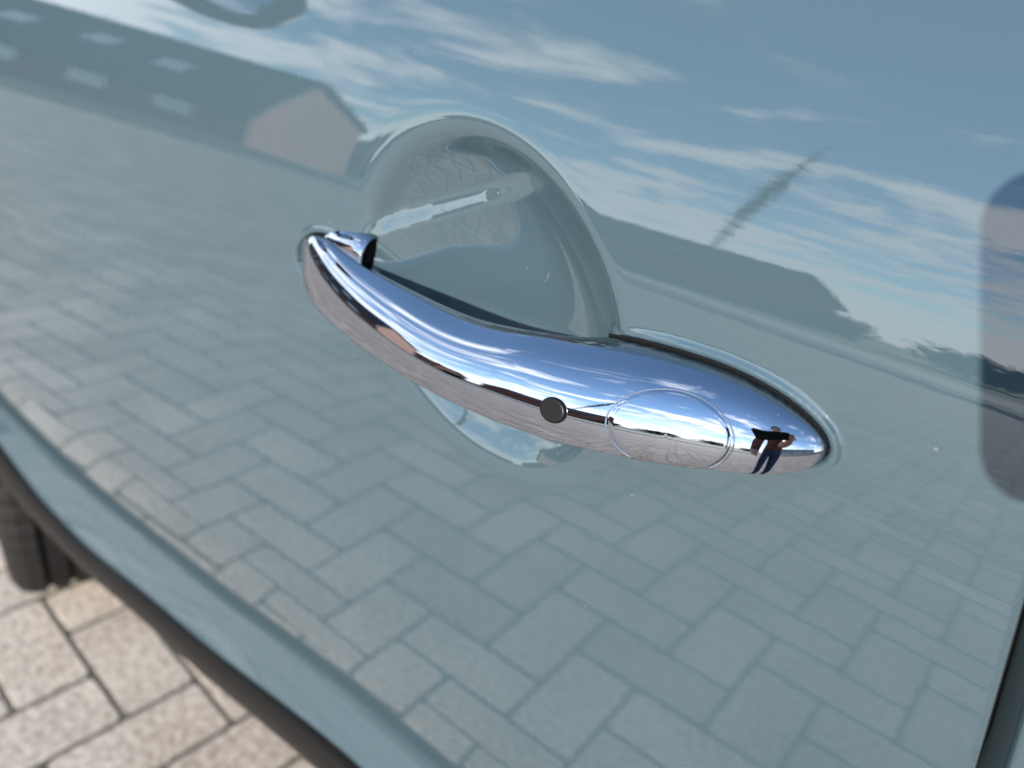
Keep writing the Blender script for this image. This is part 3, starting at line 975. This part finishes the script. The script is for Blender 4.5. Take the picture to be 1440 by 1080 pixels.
# hedges / shrubs along the far side and one tall slender tree
def leaf_cloud(name, centre, size, n, leaf, mat, parent, seed):
    rg = np.random.default_rng(seed)
    V = []; F = []
    for i in range(n):
        d = rg.normal(size=3); d /= np.linalg.norm(d)
        r = rg.random()**(1/2.2)
        p = np.array(centre) + d*r*np.array(size)*(0.75 + 0.35*math.sin(3*d[0]+5*d[1]+seed)*rg.random())
        a = rg.normal(size=3); a /= np.linalg.norm(a)
        b = np.cross(a, rg.normal(size=3)); b /= np.linalg.norm(b)
        s = leaf*(0.6 + 0.8*rg.random())
        k = len(V)
        V += [p - a*s, p + b*s*0.6, p + a*s, p - b*s*0.6]
        F.append((k, k+1, k+2, k+3))
    return mesh_obj(name, V, F, mat, parent, smooth=False)
for i, (x, y, rx, rz, lb) in enumerate(((-11.6, -31, 1.7, 1.3, 'rounded green shrub beside the dark brick house'), (-6.0, -30, 3.2, 1.3, 'low wide green shrub on the far lawn'),
        (0.5, -34, 3.4, 1.6, 'broad green shrub on the far lawn beyond the low wide one'), (7.0, -31, 3.0, 1.4, 'green shrub next to the pale grey house'),
        (-22.5, -19.5, 1.6, 1.1, 'small green shrub at the corner of the salmon gable'))):
    sh = empty('shrub', (x, y, 0.0))
    tag(sh, lb, 'shrub')
    leaf_cloud('foliage', (0, 0, rz*0.8), (rx, 1.2, rz), 900, 0.22, LEAF, sh, 20+i)
    tube_between('stem', (0, 0, 0), (0, 0, rz), 0.09, 0.04, BARK, sh, seg=8)
tr = empty('slender_tree', (-21.4, -35.5, 0))
tag(tr, 'tall slender sparse tree rising behind the dark brick house', 'tree')
tube_between('trunk', (0, 0, 0), (2.6, 0, 24), 0.16, 0.03, BARK, tr, seg=10)
cr_ = leaf_cloud('crown', (0, 0, 14.5), (0.75, 0.75, 9.5), 950, 0.17, LEAF, tr, 77)
for v_ in cr_.data.vertices: v_.co.x += v_.co.z*0.108

# ------------------------------------------------------------------ phone and photographer
phone = empty('phone', PHONE_LEFT)
tag(phone, 'dark phone held up in front of the chrome handle', 'phone')
PW, PL, PT, PR = 0.0815, 0.160, 0.0095, 0.013
def rrect(w, l, r, n=8):
    pts = []
    for cx, cy, a0 in ((l-r, w/2-r, 0), (r, w/2-r, 90), (r, -w/2+r, 180), (l-r, -w/2+r, 270)):
        for k in range(n+1):
            a = math.radians(a0 + 90*k/n)
            pts.append((cx + r*math.cos(a), cy + r*math.sin(a)))
    return pts
bm = bmesh.new()
rings_ = []
for inset, t in ((0.0015, 0.0), (0.0, -0.0015), (0.0, -PT+0.0015), (0.0015, -PT)):
    rings_.append([bm.verts.new(c_right*(x*(1-2*inset/PL)+inset) - c_down*(y*(1-2*inset/PW)) + c_fwd*t) for x, y in rrect(PW, PL, PR)])
for a, b in zip(rings_[:-1], rings_[1:]):
    for k in range(len(a)):
        bm.faces.new((a[k], a[(k+1) % len(a)], b[(k+1) % len(a)], b[k]))
bm.faces.new(rings_[0]); bm.faces.new(rings_[-1])
pbody = bm_obj('case', bm, BLACK_PLASTIC, phone)
for k, (lx, ly) in enumerate(((0.018, -0.014), (0.038, -0.032))):
    bm = bmesh.new()
    bmesh.ops.create_cone(bm, cap_ends=True, segments=24, radius1=0.0065, radius2=0.006, depth=0.0012)
    Mx = Matrix((c_right, -c_down, c_fwd)).transposed().to_4x4()
    bmesh.ops.transform(bm, matrix=Matrix.Translation(c_right*lx + c_down*(-ly) + c_fwd*0.0007) @ Mx, verts=bm.verts)
    bm_obj('lens', bm, GLASS_DARK, phone)

def person():
    root = empty('person', (0.42, -0.78, 0.0))
    tag(root, 'person in dark rust jacket and blue jeans holding up a phone', 'person')
    hand = PHONE_LEFT + c_right*0.150 - c_fwd*0.012 + c_down*0.015
    J = {}
    def v(n, x, y, z, r): J[n] = (Vector((x, y, z)), r)
    v('pelvis', .42, -.78, .93, .145); v('belly', .42, -.78, 1.08, .135); v('chest', .40, -.76, 1.26, .155); v('upper', .385, -.745, 1.38, .12)
    v('neck', .38, -.735, 1.47, .058); v('head0', .375, -.715, 1.56, .085); v('head1', .372, -.705, 1.64, .098); v('head2', .372, -.705, 1.72, .07)
    v('shl', .22, -.80, 1.38, .066); v('ell', .18, -.90, 1.13, .050); v('wrl', .17, -.86, .90, .033)
    v('shr', .55, -.69, 1.38, .066); v('elr', .43, -.56, 1.06, .050)
    wr = hand + Vector((.07, -.12, -.05)); v('wrr', wr.x, wr.y, wr.z, .033); v('har', hand.x + .035, hand.y - .03, hand.z - .012, .032)
    v('hal', .17, -.84, .83, .032)
    v('hipl', .33, -.79, .88, .100); v('knl', .31, -.76, .48, .068); v('anl', .30, -.80, .09, .048); v('tol', .26, -.68, .035, .036)
    v('hipr', .51, -.77, .88, .100); v('knr', .53, -.74, .48, .068); v('anr', .54, -.78, .09, .048); v('tor', .52, -.66, .035, .036)
    E = [('pelvis', 'belly'), ('belly', 'chest'), ('chest', 'upper'), ('upper', 'neck'), ('neck', 'head0'), ('head0', 'head1'), ('head1', 'head2'),
         ('upper', 'shl'), ('shl', 'ell'), ('ell', 'wrl'), ('wrl', 'hal'), ('upper', 'shr'), ('shr', 'elr'), ('elr', 'wrr'), ('wrr', 'har'),
         ('pelvis', 'hipl'), ('hipl', 'knl'), ('knl', 'anl'), ('anl', 'tol'), ('pelvis', 'hipr'), ('hipr', 'knr'), ('knr', 'anr'), ('anr', 'tor')]
    # five fingers on each hand
    for side, base, target in (('r', J['har'][0], hand), ('l', J['hal'][0], J['hal'][0] + Vector((0, .01, -.07)))):
        d = (target - base).normalized() if side == 'r' else Vector((0, .15, -.98)).normalized()
        up = Vector((0, 0, 1)) if side == 'r' else Vector((0, 1, .15)); lat = d.cross(up).normalized()
        for i, (off, ln) in enumerate(((-.027, .036), (-.010, .042), (.008, .040), (.024, .032))):
            k = base + d*.022 + up*(-off)
            v(f'f{side}{i}a', *(k + d*ln*.5), .0095); v(f'f{side}{i}b', *(k + d*ln + lat*.012), .0088); v(f'f{side}{i}c', *(k + d*(ln+.010) + lat*.030), .008)
            E += [(f'ha{side}', f'f{side}{i}a'), (f'f{side}{i}a', f'f{side}{i}b'), (f'f{side}{i}b', f'f{side}{i}c')]
        k = base + up*.03 - lat*.015
        v(f't{side}a', *k, .0105); v(f't{side}b', *(k + d*.03 + up*.008), .009)
        E += [(f'ha{side}', f't{side}a'), (f't{side}a', f't{side}b')]
    names = list(J)
    idx = {n: i for i, n in enumerate(names)}
    me = bpy.data.meshes.new('body')
    me.from_pydata([J[n][0] - root.location for n in names], [(idx[a], idx[b]) for a, b in E], [])
    o = bpy.data.objects.new('body', me)
    COL.objects.link(o)
    bpy.context.view_layer.objects.active = o
    md = o.modifiers.new('skin', 'SKIN')
    sv = me.skin_vertices[0].data
    for n in names:
        r = J[n][1]; sv[idx[n]].radius = (r, r)
    sv[idx['pelvis']].use_root = True
    md.use_smooth_shade = True
    sb = o.modifiers.new('sub', 'SUBSURF'); sb.levels = 2; sb.render_levels = 2
    dg = bpy.context.evaluated_depsgraph_get()
    fin = bpy.data.meshes.new_from_object(o.evaluated_get(dg))
    bpy.data.objects.remove(o)
    fin.name = 'body'
    for m in (SKIN, JACKET, DENIM, SHOE): fin.materials.append(m)
    wl, wrr = J['wrl'][0] - root.location, J['wrr'][0] - root.location
    hl, hr = J['hal'][0] - root.location, J['har'][0] - root.location
    for p in fin.polygons:
        c = p.center
        if (c - hl).length < .13 and c.z < wl.z or (c - hr).length < .095 and (c - wrr).dot(hr - wrr) > 0: p.material_index = 0
        elif c.z > 1.44: p.material_index = 0
        elif c.z > .92: p.material_index = 1
        elif c.z > .085: p.material_index = 2
        else: p.material_index = 3
        p.use_smooth = True
    b = bpy.data.objects.new('body', fin)
    link(b, root)
    # hair cap, ears, nose, eyes
    hc = J['head1'][0] - root.location
    bm = bmesh.new()
    bmesh.ops.create_uvsphere(bm, u_segments=28, v_segments=18, radius=.112)
    for q in list(bm.verts):
        if q.co.z < -.02 + .5*max(0, q.co.y): bm.verts.remove(q)
    bmesh.ops.translate(bm, vec=hc + Vector((0, -.012, .02)), verts=bm.verts)
    bm_obj('hair', bm, HAIR, root, smooth=True)
    for s in (-1, 1):
        bm = bmesh.new(); bmesh.ops.create_uvsphere(bm, u_segments=12, v_segments=8, radius=.012)
        bmesh.ops.translate(bm, vec=hc + Vector((s*.034, .088, .0)), verts=bm.verts)
        bm_obj('eye', bm, HAIR, root, smooth=True)
        bm = bmesh.new(); bmesh.ops.create_uvsphere(bm, u_segments=12, v_segments=8, radius=.026)
        bmesh.ops.transform(bm, matrix=Matrix.Translation(hc + Vector((s*.098, -.005, -.01))) @ Matrix.Diagonal((.4, .7, 1.2, 1)), verts=bm.verts)
        bm_obj('ear', bm, SKIN, root, smooth=True)
    bm = bmesh.new(); bmesh.ops.create_cone(bm, cap_ends=True, segments=10, radius1=.017, radius2=.006, depth=.045)
    bmesh.ops.transform(bm, matrix=Matrix.Translation(hc + Vector((0, .098, -.025))) @ Matrix.Rotation(-.35, 4, 'X'), verts=bm.verts)
    bm_obj('nose', bm, SKIN, root, smooth=True)
    bm = bmesh.new(); bmesh.ops.create_uvsphere(bm, u_segments=12, v_segments=8, radius=.022)
    bmesh.ops.transform(bm, matrix=Matrix.Translation(hc + Vector((0, .080, -.062))) @ Matrix.Diagonal((1.1, .5, .25, 1)), verts=bm.verts)
    bm_obj('mouth', bm, JACKET, root, smooth=True)
    return root
person()
